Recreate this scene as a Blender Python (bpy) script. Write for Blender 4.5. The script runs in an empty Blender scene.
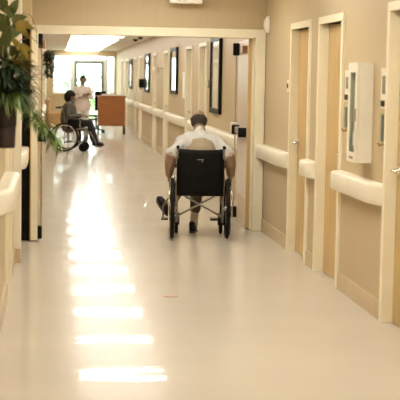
import bpy, bmesh, math, random
from mathutils import Vector, Matrix, Euler, noise
PI = math.pi
V = Vector
random.seed(7)
scene = bpy.context.scene
col = scene.collection

# ------------------------------------------------------------------ camera
F = 1300.0
roll = .017
dY = V((55 - 200, 200 - 74.5, -F))
up = V((roll, 1, (roll * -145 + 125.5) / F))
dY.normalize(); up.normalize()
rt = dY.cross(up)
cam_d = bpy.data.cameras.new('camera')
cam = bpy.data.objects.new('camera', cam_d)
col.objects.link(cam)
cam.matrix_world = Matrix.Translation((0, 0, 1.62)) @ Matrix((rt, dY, up)).to_4x4()
cam_d.sensor_width = 36
cam_d.lens = F / 400 * 36
cam_d.clip_end = 300
cam_d.dof.use_dof = True
cam_d.dof.focus_distance = 13.0
cam_d.dof.aperture_fstop = 4.6
scene.camera = cam

# ------------------------------------------------------------------ world, exposure
w = bpy.data.worlds.new('daylight'); scene.world = w
w.use_nodes = True
bg = w.node_tree.nodes['Background']
bg.inputs[0].default_value = (.93, .99, 1.0, 1)
bg.inputs[1].default_value = 2.2
scene.view_settings.view_transform = 'Standard'
scene.view_settings.look = 'None'
scene.view_settings.gamma = 1
scene.view_settings.use_curve_mapping = False
scene.view_settings.exposure = 1.3
LAMP = (1.0, .99, .90)
LAMP_FAR = (1.0, .965, .89)
P_NEAR = 16
P_FAR = 15.5


# ------------------------------------------------------------------ materials
def mat(name, c, rough=.5, metal=0, nscale=0, namt=.08, bump=0, bscale=40, coat=0, stretch=(1, 1, 1), sss=0, spec=.5):
    m = bpy.data.materials.new(name); m.use_nodes = True
    nt = m.node_tree; b = nt.nodes['Principled BSDF']
    b.inputs['Base Color'].default_value = (*c, 1)
    b.inputs['Roughness'].default_value = rough
    b.inputs['Metallic'].default_value = metal
    b.inputs['Coat Weight'].default_value = coat
    b.inputs['Specular IOR Level'].default_value = spec
    tc = nt.nodes.new('ShaderNodeTexCoord'); mp = nt.nodes.new('ShaderNodeMapping')
    nt.links.new(tc.outputs['Object'], mp.inputs[0]); mp.inputs['Scale'].default_value = stretch
    if nscale:
        n = nt.nodes.new('ShaderNodeTexNoise'); n.inputs['Scale'].default_value = nscale
        n.inputs['Detail'].default_value = 5
        nt.links.new(mp.outputs[0], n.inputs['Vector'])
        r = nt.nodes.new('ShaderNodeValToRGB')
        r.color_ramp.elements[0].position = .3; r.color_ramp.elements[1].position = .7
        r.color_ramp.elements[0].color = (*[max(0, x * (1 - namt)) for x in c], 1)
        r.color_ramp.elements[1].color = (*[min(1, x * (1 + namt)) for x in c], 1)
        nt.links.new(n.outputs['Fac'], r.inputs[0]); nt.links.new(r.outputs[0], b.inputs['Base Color'])
    if bump:
        n2 = nt.nodes.new('ShaderNodeTexNoise'); n2.inputs['Scale'].default_value = bscale
        nt.links.new(mp.outputs[0], n2.inputs['Vector'])
        bp = nt.nodes.new('ShaderNodeBump'); bp.inputs['Strength'].default_value = bump
        bp.inputs['Distance'].default_value = .01
        nt.links.new(n2.outputs['Fac'], bp.inputs['Height']); nt.links.new(bp.outputs[0], b.inputs['Normal'])
    return m


def emit(name, c, s):
    m = bpy.data.materials.new(name); m.use_nodes = True
    nt = m.node_tree; nt.nodes.clear()
    e = nt.nodes.new('ShaderNodeEmission'); o = nt.nodes.new('ShaderNodeOutputMaterial')
    e.inputs[0].default_value = (*c, 1); e.inputs[1].default_value = s
    nt.links.new(e.outputs[0], o.inputs[0])
    return m


def glass_mat():
    m = bpy.data.materials.new('window_glass'); m.use_nodes = True
    nt = m.node_tree; nt.nodes.clear()
    o = nt.nodes.new('ShaderNodeOutputMaterial'); mx = nt.nodes.new('ShaderNodeMixShader')
    t = nt.nodes.new('ShaderNodeBsdfTransparent'); g = nt.nodes.new('ShaderNodeBsdfGlossy')
    g.inputs['Roughness'].default_value = .02; mx.inputs[0].default_value = .06
    t.inputs[0].default_value = (.93, .98, .95, 1)
    nt.links.new(t.outputs[0], mx.inputs[1]); nt.links.new(g.outputs[0], mx.inputs[2]); nt.links.new(mx.outputs[0], o.inputs[0])
    return m


def wall_mat():
    # vinyl wall covering: yellow tan above the handrail, pinker tan below it, fine vertical weave
    m = mat('wall_vinyl', (.57, .445, .265), .45, bump=.06, bscale=260, spec=.4)
    nt = m.node_tree; b = nt.nodes['Principled BSDF']
    g = nt.nodes.new('ShaderNodeNewGeometry'); s = nt.nodes.new('ShaderNodeSeparateXYZ')
    nt.links.new(g.outputs['Position'], s.inputs[0])
    lt = nt.nodes.new('ShaderNodeMath'); lt.operation = 'LESS_THAN'; lt.inputs[1].default_value = .85
    nt.links.new(s.outputs['Z'], lt.inputs[0])
    n = nt.nodes.new('ShaderNodeTexNoise'); n.inputs['Scale'].default_value = 3
    mp = nt.nodes.new('ShaderNodeMapping'); mp.inputs['Scale'].default_value = (8, 8, .35)
    nt.links.new(g.outputs['Position'], mp.inputs[0]); nt.links.new(mp.outputs[0], n.inputs['Vector'])
    mx = nt.nodes.new('ShaderNodeMix'); mx.data_type = 'RGBA'
    mx.inputs['A'].default_value = (.57, .445, .265, 1); mx.inputs['B'].default_value = (.55, .425, .255, 1)
    nt.links.new(lt.outputs[0], mx.inputs['Factor'])
    hs = nt.nodes.new('ShaderNodeHueSaturation')
    mr = nt.nodes.new('ShaderNodeMapRange'); mr.inputs['To Min'].default_value = .95; mr.inputs['To Max'].default_value = 1.05
    nt.links.new(n.outputs['Fac'], mr.inputs['Value']); nt.links.new(mr.outputs[0], hs.inputs['Value'])
    nt.links.new(mx.outputs['Result'], hs.inputs['Color']); nt.links.new(hs.outputs[0], b.inputs['Base Color'])
    return m


def floor_mat():
    m = bpy.data.materials.new('waxed_vinyl'); m.use_nodes = True
    nt = m.node_tree; b = nt.nodes['Principled BSDF']
    g = nt.nodes.new('ShaderNodeNewGeometry')
    n = nt.nodes.new('ShaderNodeTexNoise'); n.inputs['Scale'].default_value = 1.2; n.inputs['Detail'].default_value = 6
    nt.links.new(g.outputs['Position'], n.inputs['Vector'])
    r = nt.nodes.new('ShaderNodeValToRGB')
    r.color_ramp.elements[0].position = .3; r.color_ramp.elements[1].position = .75
    r.color_ramp.elements[0].color = (.60, .535, .44, 1); r.color_ramp.elements[1].color = (.645, .58, .48, 1)
    nt.links.new(n.outputs['Fac'], r.inputs[0])
    # faint sheet seams
    sp = nt.nodes.new('ShaderNodeSeparateXYZ'); nt.links.new(g.outputs['Position'], sp.inputs[0])
    nt.links.new(r.outputs[0], b.inputs['Base Color'])
    b.inputs['Roughness'].default_value = .21
    b.inputs['Specular IOR Level'].default_value = .06
    b.inputs['Coat Weight'].default_value = .17
    b.inputs['Coat Roughness'].default_value = .018
    # slow waves of the wax across the hall
    mp = nt.nodes.new('ShaderNodeMapping'); mp.inputs['Scale'].default_value = (.8, 2.4, 1)
    nt.links.new(g.outputs['Position'], mp.inputs[0])
    n2 = nt.nodes.new('ShaderNodeTexNoise'); n2.inputs['Scale'].default_value = 1.8; n2.inputs['Detail'].default_value = 3
    nt.links.new(mp.outputs[0], n2.inputs['Vector'])
    bp = nt.nodes.new('ShaderNodeBump'); bp.inputs['Strength'].default_value = .035; bp.inputs['Distance'].default_value = .02
    nt.links.new(n2.outputs['Fac'], bp.inputs['Height'])
    nt.links.new(bp.outputs[0], b.inputs['Coat Normal'])
    bp2 = nt.nodes.new('ShaderNodeBump'); bp2.inputs['Strength'].default_value = .03; bp2.inputs['Distance'].default_value = .02
    nt.links.new(n2.outputs['Fac'], bp2.inputs['Height'])
    nt.links.new(bp2.outputs[0], b.inputs['Normal'])
    return m


M = dict(
    wall=wall_mat(), floor=floor_mat(), glass=glass_mat(),
    ceil=mat('ceiling_tile', (.93, .91, .89), .8, nscale=60, namt=.05, bump=.1, bscale=90),
    frame=mat('cream_enamel', (.90, .82, .62), .35, nscale=6, namt=.03),
    rail=mat('cream_vinyl_rail', (.84, .77, .62), .38, nscale=5, namt=.03),
    base=mat('cove_base', (.60, .46, .28), .4, nscale=8, namt=.05),
    wood=mat('maple_door', (.60, .40, .16), .33, nscale=5, namt=.16, stretch=(6, 6, .35)),
    wood2=mat('dark_maple', (.36, .18, .065), .35, nscale=5, namt=.2, stretch=(6, 6, .4)),
    desk=mat('orange_oak', (.36, .125, .03), .4, nscale=5, namt=.15, stretch=(.5, 5, 5)),
    gap_shade=mat('door_pocket_black', (.012, .010, .008), .7, spec=.12, nscale=4, namt=.3),  # deep shade behind the left leaf as a colour
    metal=mat('brushed_steel', (.55, .52, .47), .28, 1, nscale=30, namt=.08),
    chrome=mat('chrome', (.75, .72, .66), .15, 1, nscale=30, namt=.05),
    dmetal=mat('grey_tube', (.30, .27, .22), .35, .6, nscale=30, namt=.1),
    black=mat('black_plastic', (.010, .009, .008), .4, spec=.12, nscale=20, namt=.3),
    rubber=mat('tyre_rubber', (.012, .011, .010), .7, spec=.12, nscale=20, namt=.3),
    vinyl=mat('black_upholstery', (.006, .0055, .005), .6, spec=.12, nscale=14, namt=.3, bump=.3, bscale=30),
    white=mat('white_plastic', (.86, .80, .68), .4, nscale=9, namt=.03),
    paper=mat('paper', (.88, .86, .8), .8, nscale=9, namt=.03),
    leaf_glare=mat('glare_beige', (.72, .60, .47), .3, nscale=6, namt=.05),  # pale tone of the glare on the right leaf
    red=mat('extinguisher_red', (.33, .07, .03), .3, nscale=9, namt=.05),
    shirt=mat('pale_shirt', (.55, .53, .50), .85, nscale=9, namt=.07, bump=.4, bscale=25),
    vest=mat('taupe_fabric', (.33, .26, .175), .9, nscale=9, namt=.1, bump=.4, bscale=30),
    skin=mat('tan_skin', (.32, .20, .13), .5, nscale=20, namt=.06),
    skin2=mat('brown_skin', (.23, .12, .065), .5, nscale=20, namt=.06),
    hair=mat('dark_grey_hair', (.035, .025, .018), .8, nscale=60, namt=.5, bump=.6, bscale=120),
    bhair=mat('black_hair', (.015, .012, .010), .7, spec=.12, nscale=60, namt=.5, bump=.6, bscale=120),
    eye=mat('eye_dark', (.03, .02, .015), .2, nscale=20, namt=.1),
    trouser=mat('charcoal_trousers', (.13, .10, .07), .85, nscale=12, namt=.2, bump=.3, bscale=40),
    btrouser=mat('black_trousers', (.015, .014, .016), .85, nscale=12, namt=.2, bump=.3, bscale=40),
    grey=mat('grey_cardigan', (.11, .095, .075), .9, nscale=12, namt=.2, bump=.5, bscale=40),
    pink=mat('pale_pink_tunic', (.74, .63, .58), .85, nscale=12, namt=.06, bump=.3, bscale=30),
    wslack=mat('white_slacks', (.78, .76, .72), .85, nscale=12, namt=.05, bump=.3, bscale=30),
    sock=mat('beige_sock', (.55, .45, .32), .9, nscale=40, namt=.1),
    shoe=mat('black_shoe', (.016, .013, .012), .45, spec=.12, nscale=20, namt=.2),
    sole=mat('shoe_sole', (.07, .055, .045), .7, nscale=20, namt=.2),
    pot=mat('dark_brown_pot', (.020, .007, .004), .5, nscale=10, namt=.2),
    soil=mat('soil', (.03, .02, .012), .95, nscale=50, namt=.4),
    leafg=mat('green_leaf', (.08, .10, .02), .45, nscale=14, namt=.35),
    leafd=mat('dark_green_leaf', (.025, .045, .012), .5, nscale=14, namt=.4),
    leafy=mat('yellow_leaf', (.34, .25, .055), .5, nscale=14, namt=.3),
    spider=mat('spider_leaf', (.17, .25, .06), .45, nscale=25, namt=.45),
    stem=mat('stem', (.16, .11, .04), .6, nscale=20, namt=.2),
    art=mat('picture_print', (.55, .47, .33), .12, nscale=5, namt=.4, coat=1),
    tan=mat('tan_upholstery', (.50, .31, .13), .8, nscale=12, namt=.12, bump=.2),
    alu=mat('grey_green_alu', (.10, .13, .11), .4, .3, nscale=10, namt=.1),
    walu=mat('pale_alu', (.62, .64, .60), .4, nscale=10, namt=.05),
    grass=mat('lawn', (.45, .62, .30), .9, nscale=3, namt=.3),
    pave=mat('pavement', (.75, .74, .70), .8, nscale=3, namt=.1),
    bush=mat('hedge', (.22, .42, .14), .8, nscale=9, namt=.4),
    lamp=emit('tube_light_far', LAMP_FAR, P_FAR), filln=emit('fill_tube_near', LAMP, P_NEAR),
)


# ------------------------------------------------------------------ mesh helpers
def obj(name, bm, m, parent=None, smooth=False, bevel=0):
    bmesh.ops.recalc_face_normals(bm, faces=bm.faces)
    me = bpy.data.meshes.new(name); bm.to_mesh(me); bm.free()
    if smooth:
        for p in me.polygons: p.use_smooth = True
    o = bpy.data.objects.new(name, me); col.objects.link(o)
    me.materials.append(M[m] if isinstance(m, str) else m)
    if parent: o.parent = parent
    if bevel:
        b = o.modifiers.new('bevel', 'BEVEL'); b.width = bevel; b.segments = 2; b.limit_method = 'ANGLE'
    return o


def box(bm, x0, x1, y0, y1, z0, z1, mtx=None):
    vs = [bm.verts.new(V(c)) for c in [(x0, y0, z0), (x1, y0, z0), (x1, y1, z0), (x0, y1, z0), (x0, y0, z1), (x1, y0, z1), (x1, y1, z1), (x0, y1, z1)]]
    if mtx:
        for v in vs: v.co = mtx @ v.co
    for f in [(0, 3, 2, 1), (4, 5, 6, 7), (0, 1, 5, 4), (1, 2, 6, 5), (2, 3, 7, 6), (3, 0, 4, 7)]:
        bm.faces.new([vs[i] for i in f])
    return bm


def B(*a, mtx=None):
    return box(bmesh.new(), *a, mtx=mtx)


def tube(bm, pts, r, n=8, cap=True):
    pts = [V(p) for p in pts]
    rs = r if isinstance(r, (list, tuple)) else [r] * len(pts)
    rings = []; prev = None
    for i, p in enumerate(pts):
        t = (pts[min(i + 1, len(pts) - 1)] - pts[max(i - 1, 0)]).normalized()
        if prev is None:
            a = t.cross(V((0, 0, 1)))
            if a.length < .1: a = t.cross(V((0, 1, 0)))
        else:
            a = prev - t * prev.dot(t)
        a.normalize(); prev = a; b = t.cross(a)
        rings.append([bm.verts.new(p + (a * math.cos(k * 2 * PI / n) + b * math.sin(k * 2 * PI / n)) * rs[i]) for k in range(n)])
    for q in range(len(rings) - 1):
        for k in range(n):
            bm.faces.new([rings[q][k], rings[q][(k + 1) % n], rings[q + 1][(k + 1) % n], rings[q + 1][k]])
    if cap:
        bm.faces.new(rings[0]); bm.faces.new(rings[-1])
    return bm


def T(pts, r, n=8):
    return tube(bmesh.new(), pts, r, n)


def torus(bm, c, R, r, axis='x', n=36, k=8):
    rings = []
    for i in range(n):
        a = i * 2 * PI / n; ring = []
        for j in range(k):
            b = j * 2 * PI / k
            rad = R + r * math.cos(b); h = r * math.sin(b)
            p = (h, rad * math.cos(a), rad * math.sin(a)) if axis == 'x' else (rad * math.cos(a), rad * math.sin(a), h)
            ring.append(bm.verts.new(V(c) + V(p)))
        rings.append(ring)
    for i in range(n):
        for j in range(k):
            bm.faces.new([rings[i][j], rings[(i + 1) % n][j], rings[(i + 1) % n][(j + 1) % k], rings[i][(j + 1) % k]])
    return bm


def lathe(bm, prof, c=(0, 0, 0), n=24):
    rings = [[bm.verts.new(V(c) + V((r * math.cos(k * 2 * PI / n), r * math.sin(k * 2 * PI / n), z))) for k in range(n)] for r, z in prof]
    for q in range(len(rings) - 1):
        for k in range(n):
            bm.faces.new([rings[q][k], rings[q][(k + 1) % n], rings[q + 1][(k + 1) % n], rings[q + 1][k]])
    bm.faces.new(rings[0]); bm.faces.new(rings[-1])
    return bm


def ball(bm, c, rx, ry=None, rz=None, mtx=None, u=20, v=14):
    ry = ry or rx; rz = rz or rx
    m = (mtx or Matrix.Identity(4)) @ Matrix.Translation(c) @ Matrix.Diagonal((rx, ry, rz, 1))
    bmesh.ops.create_uvsphere(bm, u_segments=u, v_segments=v, radius=1, matrix=m)
    return bm


def limb(bm, pts, rs, side=None, n=14):
    """closed tapering limb; rs: radius or (half width along side, half depth)"""
    pts = [V(p) for p in pts]
    rr = [(r, r) if not isinstance(r, tuple) else r for r in rs]
    # rounded caps
    d0 = (pts[0] - pts[1]).normalized(); d1 = (pts[-1] - pts[-2]).normalized()
    P = [pts[0] + d0 * min(rr[0]) * .8, pts[0] + d0 * min(rr[0]) * .5] + pts + [pts[-1] + d1 * min(rr[-1]) * .5, pts[-1] + d1 * min(rr[-1]) * .8]
    sc = lambda r, k: (r[0] * k, r[1] * k)
    R = [sc(rr[0], .3), sc(rr[0], .8)] + rr + [sc(rr[-1], .8), sc(rr[-1], .3)]
    rings = []; sv = V(side) if side else None; prev = None
    for i, p in enumerate(P):
        t = (P[min(i + 1, len(P) - 1)] - P[max(i - 1, 0)]).normalized()
        a = sv if sv else (prev if prev else (t.cross(V((0, 1, .1))) if abs(t.y) < .9 else t.cross(V((1, 0, 0)))))
        a = (a - t * a.dot(t)).normalized(); prev = a; b = t.cross(a)
        rings.append([bm.verts.new(p + a * math.cos(k * 2 * PI / n) * R[i][0] + b * math.sin(k * 2 * PI / n) * R[i][1]) for k in range(n)])
    for q in range(len(rings) - 1):
        for k in range(n):
            bm.faces.new([rings[q][k], rings[q][(k + 1) % n], rings[q + 1][(k + 1) % n], rings[q + 1][k]])
    bm.faces.new(rings[0][::-1]); bm.faces.new(rings[-1])
    return bm


def fused(name, bm, m, parent, voxel=.008, smooth=6, wrinkle=0, ws=9):
    """weld overlapping volumes into one continuous surface"""
    bmesh.ops.recalc_face_normals(bm, faces=bm.faces)
    me = bpy.data.meshes.new(name); bm.to_mesh(me); bm.free()
    o = bpy.data.objects.new(name, me); col.objects.link(o)
    r = o.modifiers.new('r', 'REMESH'); r.mode = 'VOXEL'; r.voxel_size = voxel
    s = o.modifiers.new('s', 'SMOOTH'); s.iterations = smooth; s.factor = .5
    dg = bpy.context.evaluated_depsgraph_get()
    ev = bpy.data.meshes.new_from_object(o.evaluated_get(dg))
    o.modifiers.clear(); o.data = ev; ev.name = name
    bpy.data.meshes.remove(me)
    if wrinkle:
        ns = [v.normal.copy() for v in ev.vertices]
        for v, nn in zip(ev.vertices, ns):
            v.co += nn * wrinkle * noise.noise(v.co * ws + V((3, 1, 2)))
    for p in ev.polygons: p.use_smooth = True
    ev.materials.clear(); ev.materials.append(M[m])
    o.parent = parent
    return o


def thing(name, label=None, cat=None, loc=(0, 0, 0), rz=0, group=None, kind=None):
    o = bpy.data.objects.new(name, None); col.objects.link(o)
    o.empty_display_size = .1
    o.location = loc; o.rotation_euler = (0, 0, rz)
    return tag(o, label, cat, group, kind)


def tag(o, label=None, cat=None, group=None, kind=None):
    if label: o['label'] = label
    if cat: o['category'] = cat
    if group: o['group'] = group
    if kind: o['kind'] = kind
    return o


def kids(o):
    return [c for c in bpy.data.objects if c.parent == o]


def copy_tree(o, parent=None):
    c = o.copy(); col.objects.link(c); c.parent = parent
    for ch in kids(o): copy_tree(ch, c)
    return c


def struct(name, bm, m, bevel=0):
    return tag(obj(name, bm, m, bevel=bevel), kind='structure')


# ------------------------------------------------------------------ the hall
WR = 2.20          # right wall
WL = -.35          # left wall, near part
WLF = -.30         # left wall beyond the double doors
YP0, YP1 = 13.6, 13.8   # cross wall that carries the double doors
YE = 47.0
CH, CF = 2.62, 2.50

struct('floor', B(-3.0, 2.75, -3.2, YE + .2, -.12, 0), 'floor')
bm = bmesh.new()
struct('ceiling', B(-3.0, 2.75, -3.2, YP0 + .1, CH, CH + .1), 'ceil')
bm = bmesh.new()
box(bm, -1.0, 2.75, YP0 + .1, YE + .2, CF, CF + .22)
c2 = struct('ceiling', bm, 'ceil')


def wall_with_doors(name, xa, xb, y0, y1, ztop, doors, zt=2.07):
    """doors = list of (ya, yb) clear openings"""
    bm = bmesh.new(); y = y0
    for a, b in sorted(doors):
        box(bm, xa, xb, y, a, 0, ztop); box(bm, xa, xb, a, b, zt, ztop); y = b
    box(bm, xa, xb, y, y1, 0, ztop)
    return struct(name, bm, 'wall')


# clear openings on the right: outer casing minus .055 each side
FW = .06
near_doors = [(7.53, 8.47), (9.81, 10.75), (11.11, 12.04)]
far_doors = [(18.83, 19.80), (20.9, 21.87), (25.3, 26.3), (28.2, 29.2), (33.0, 34.0), (35.3, 36.3), (39.7, 40.7), (42.3, 43.3)]
all_r = near_doors + far_doors
wall_with_doors('wall_right', WR, WR + .3, -3.2, YE, CH, [(a + FW - .01, b - FW + .01) for a, b in all_r])
near_left = [(9.35, 10.35), (5.6, 6.6)]
wall_with_doors('wall_left', WL - .3, WL, -3.2, 12.72, CH, [(a + FW - .01, b - FW + .01) for a, b in near_left])
far_left = [(16.2, 17.2), (19.4, 20.4), (24.4, 25.4), (31, 32), (37, 38)]
wall_with_doors('wall_left', WLF - .3, WLF, YP1, YE, CH, [(a + FW - .01, b - FW + .01) for a, b in far_left])
struct('wall_back', B(-3.0, 2.5, -3.4, -3.2, 0, CH), 'wall')
# cross wall above and beside the double door
bm = bmesh.new()
box(bm, -.65, WR, YP0 + .02, YP1 - .02, 2.10, CH)
box(bm, -.65, -.30, YP0 + .02, YP1 - .02, 0, 2.10)
struct('wall_front', bm, 'wall')
# near-black block: shade of the gap behind the open left leaf, put into colour
struct('gap_shade_block', B(-.65, -.245, 12.72, YP0 + .015, 0, 2.06), 'gap_shade')
bm = bmesh.new(); box(bm, -.65, -.235, 12.72, YP0 + .015, 2.06, CH)
struct('wall_left', bm, 'wall')
# shallow pier left of the shaded gap
struct('trim_1', B(WL - .05, -.285, 11.22, 11.42, 0, CH), 'rail', bevel=.006)

# baseboards
bm = bmesh.new()
ys = [-3.2] + [v for d in sorted(near_doors) for v in d] + [YP0]
for i in range(0, len(ys), 2): box(bm, WR - .014, WR + .01, ys[i], ys[i + 1], 0, .13)
ys = [YP1] + [v for d in sorted(far_doors) for v in d] + [YE]
for i in range(0, len(ys), 2): box(bm, WR - .014, WR + .01, ys[i], ys[i + 1], 0, .13)
struct('baseboard_right', bm, 'base', bevel=.003)
bm = bmesh.new()
ys = [-3.2] + [v for d in sorted(near_left) for v in d] + [11.22]
for i in range(0, len(ys), 2): box(bm, WL - .01, WL + .02, ys[i], ys[i + 1], 0, .13)
box(bm, WL - .01, WL + .02, 11.42, 12.72, 0, .13)
box(bm, WL - .03, -.283, 11.205, 11.22, 0, .12)
ys = [YP1] + [v for d in sorted(far_left) for v in d] + [YE]
for i in range(0, len(ys), 2): box(bm, WLF - .01, WLF + .014, ys[i], ys[i + 1], 0, .13)
struct('baseboard_left', bm, 'base', bevel=.003)

# ------------------------------------------------------------------ doors
dn = [0]


def lever(parent, x, y, z, s, d=1):
    """lever handle on a leaf face that looks towards s (x direction)"""
    bm = bmesh.new()
    tube(bm, [(x - .002 * s, y, z), (x + .012 * s, y, z)], .028, 16)
    tube(bm, [(x, y, z), (x + .045 * s, y, z), (x + .055 * s, y + .012 * d, z), (x + .056 * s, y + .12 * d, z - .004)], .010, 8)
    return obj('door_handle', bm, 'chrome', parent, True)


def side_door(ya, yb, xw, s, leafmat='wood', handle=True, hz=1.03, hend=0):
    """frame + recessed leaf in a side wall; s = direction from wall into hall (-1 right wall, +1 left wall)"""
    dn[0] += 1
    root = thing('door_%d' % dn[0], kind='structure', loc=(xw, (ya + yb) / 2, 0))
    h = (yb - ya) / 2; zt = 2.13
    bm = bmesh.new()
    o, i = .022 * s, -.15 * s
    xs = sorted((o, i))
    box(bm, xs[0], xs[1], -h, -h + FW, 0, zt); box(bm, xs[0], xs[1], h - FW, h, 0, zt)
    box(bm, xs[0], xs[1], -h + FW, h - FW, zt - FW, zt)
    # stops
    a, b = sorted((-.105 * s, -.135 * s))
    box(bm, a, b, -h + FW, -h + FW + .016, 0, zt - FW); box(bm, a, b, h - FW - .016, h - FW, 0, zt - FW)
    obj('door_frame', bm, 'frame', root, bevel=.004)
    a, b = sorted((-.058 * s, -.102 * s))
    obj('door_panel', B(a, b, -h + FW + .003, h - FW - .003, .008, zt - FW - .003), leafmat, root)
    if handle:
        e = (h - FW - .07) * (1 if hend else -1)
        lever(root, -.058 * s, e, hz, s, -1 if hend else 1)
    return root


for k, (a, b) in enumerate(near_doors): side_door(a, b, WR, -1, hend=0 if k == 1 else 1)
for a, b in far_doors: side_door(a, b, WR, -1, 'frame', hend=1)
for a, b in near_left: side_door(a, b, WL, 1, hend=0)
for a, b in far_left: side_door(a, b, WLF, 1, 'frame')

# big frame of the double door
dn[0] += 1
bigd = thing('door_%d' % dn[0], kind='structure', loc=(0, YP0, 0))
XL, XR = -.235, 2.185
bm = bmesh.new()
box(bm, XL - .05, XL + .045, -.02, .22, 0, 2.125)
box(bm, XR - .095, XR + .01, -.03, .22, 0, 2.125)
box(bm, XL + .045, XR - .095, -.025, .22, 2.035, 2.125)
box(bm, XL + .045, XL + .06, .08, .12, 0, 2.035); box(bm, XR - .11, XR - .095, .08, .12, 0, 2.035)
obj('door_frame', bm, 'frame', bigd, bevel=.004)


def leaf(name_, hinge, ang, width, side, ex):
    """leaf along local +Y from the hinge; side = x direction of the push face"""
    e = bpy.data.objects.new('door_leaf', None)
    bm = bmesh.new(); th = .024 if hinge[0] > 0 else .036
    box(bm, -th, th, 0, width, .012, 2.03)
    lf = obj('door_leaf', bm, 'wood', bigd)
    lf.location = (hinge[0], hinge[1] - YP0, 0); lf.rotation_euler = (0, 0, ang)
    bpy.data.objects.remove(e)
    f = th * side
    if hinge[0] < 0: obj('edge_guard', B(-th - .002, th - .012, width - .03, width + .003, .014, 2.028), 'frame', lf)
    if hinge[0] > 0:  # pale sheet: corridor glare on the right leaf put into its colour
        q = sorted((f - .001 * side, f + .0015 * side)); obj('face_glare', B(q[0], q[1], .004, width - .004, .016, 2.026), 'leaf_glare', lf)
    # kick plate
    x = sorted((f, f + .003 * side))
    obj('kick_plate', B(x[0], x[1], .05, width - .04, .03, .32), 'base', lf)
    # vertical rod exit device
    xr = f + .035 * side
    bm = bmesh.new(); tube(bm, [(xr, width - .09, .12), (xr, width - .09, 1.95)], .008, 8)
    obj('latch_rod', bm, 'metal', lf)
    for z0, z1 in ((.02, .145), (1.87, 2.01)):
        x = sorted((f, f + (.075 if hinge[0] > 0 else .045) * side))
        obj('rod_latch', B(x[0], x[1], width - .125, width - .05, z0, z1), 'black', lf, bevel=.012)
    x = sorted((f, f + .06 * side))
    obj('panic_bar', B(x[0], x[1], .13, width - .2, 1.0, 1.07), 'metal', lf, bevel=.008)
    x = sorted((f, f + .085 * side))
    obj('latch_housing', B(x[0], x[1], width - .2, width - .03, .97, 1.11), 'white' if hinge[0] > 0 else 'black', lf, bevel=.01)
    x = sorted((f, f + (.087 if hinge[0] > 0 else .05) * side))
    obj('bar_end_cap', B(x[0], x[1], .06, .14, .985, 1.085), 'black', lf, bevel=.006)
    obj('bar_end_cap', B(x[0], x[1] + .0, width - .275, width - .2, .985, 1.085), 'black', lf, bevel=.006)
    # closer
    x = sorted((f, f + .055 * side))
    obj('door_closer', B(x[0], x[1], .12, .42, 1.88, 1.96), 'wood2', lf, bevel=.006)
    # glass light
    return lf


leaf('r', (2.062, 13.72), -math.atan2(.055, 1.15), 1.13, -1, 0)
leaf('l', (-.187, 13.70), PI - .012, 1.06, -1, 0)
bpy.context.view_layer.update()


# ------------------------------------------------------------------ handrails
def handrail(y0, y1, xw, s, label, group=None, curl0=True, curl1=False):
    """bumper rail: rounded profile swept along the wall, ends returning to the wall"""
    z0, z1 = .775, .925
    prof = [(0, z0), (.05, z0), (.078, z0 + .006), (.088, z0 + .022), (.088, z1 - .022), (.078, z1 - .006), (.05, z1), (0, z1)]
    if s > 0: prof = [(a * 1.2, b) for a, b in prof]
    L = y1 - y0
    st = []
    c = min(.24, L * .4)
    if curl0: st += [(0, .04), (.012, .3), (c * .2, .55), (c * .5, .83), (c * .78, .96), (c, 1)]
    else: st += [(0, 1)]
    if curl1: st += [(L - c, 1), (L - c * .45, .72), (L - .02 * c / .12, .35), (L, .04)]
    else: st += [(L, 1)]
    bm = bmesh.new(); rings = []
    for y, k in st:
        rings.append([bm.verts.new((s * px * k, y - L / 2, pz)) for px, pz in prof])
    n = len(prof)
    for q in range(len(rings) - 1):
        for k in range(n):
            bm.faces.new([rings[q][k], rings[q][(k + 1) % n], rings[q + 1][(k + 1) % n], rings[q + 1][k]])
    bm.faces.new(rings[0]); bm.faces.new(rings[-1])
    o = obj('handrail', bm, 'rail', None, True)
    b = o.modifiers.new('b', 'EDGE_SPLIT'); b.split_angle = .9
    o.location = (xw, (y0 + y1) / 2, 0)
    return tag(o, label, 'handrail', group)


handrail(12.06, YP0 - .035, WR, -1, 'cream handrail on right wall between double door frame and first wooden door')
handrail(10.765, 11.105, WR, -1, 'very short cream handrail between the two wooden doors on right wall')
handrail(8.49, 9.805, WR, -1, 'nearest cream handrail on right wall, below the fire extinguisher cabinet')
handrail(7.72, 9.34, WL, 1, 'cream handrail on left wall at the photo edge, below the plant')
handrail(11.45, 12.71, WL, 1, 'cream handrail end on left wall beside the shaded gap behind the open door')
ys = [14.95] + [v for d in sorted(far_doors) for v in d] + [YE - .3]
far_lab = ['handrail on right wall beyond the double door, behind the bowed man',
           None, 'handrail on right wall in the far hall between two doors and tall mirror', None,
           'handrail on right wall beside the white wall unit in far hall', None,
           'handrail on right wall near the black dispenser in far hall', None, 'last cream handrail on right wall beside the desk in far hall']
for i in range(0, len(ys), 2):
    a, b = ys[i] + .04, ys[i + 1] - .04
    if b - a < .3: continue
    lab = {0: 'cream handrail on right wall just beyond the open right door leaf, behind the wheelchair',
           2: 'cream handrail under the small second door gap of the far right wall',
           4: 'cream handrail on far right wall left of the first recessed door pair',
           6: 'short cream handrail in far hall near the small white wall unit',
           8: 'cream handrail in far hall below the black wall dispenser',
           10: 'short cream handrail on far right wall between third pair of doors, behind the desk corner',
           12: 'cream handrail on far right wall just behind the brown desk',
           14: 'short cream handrail on far right wall between the two doors nearest the windows',
           16: 'last cream handrail on right wall, ending at the bright windows'}[i]
    handrail(a, b, WR, -1, lab)
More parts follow.
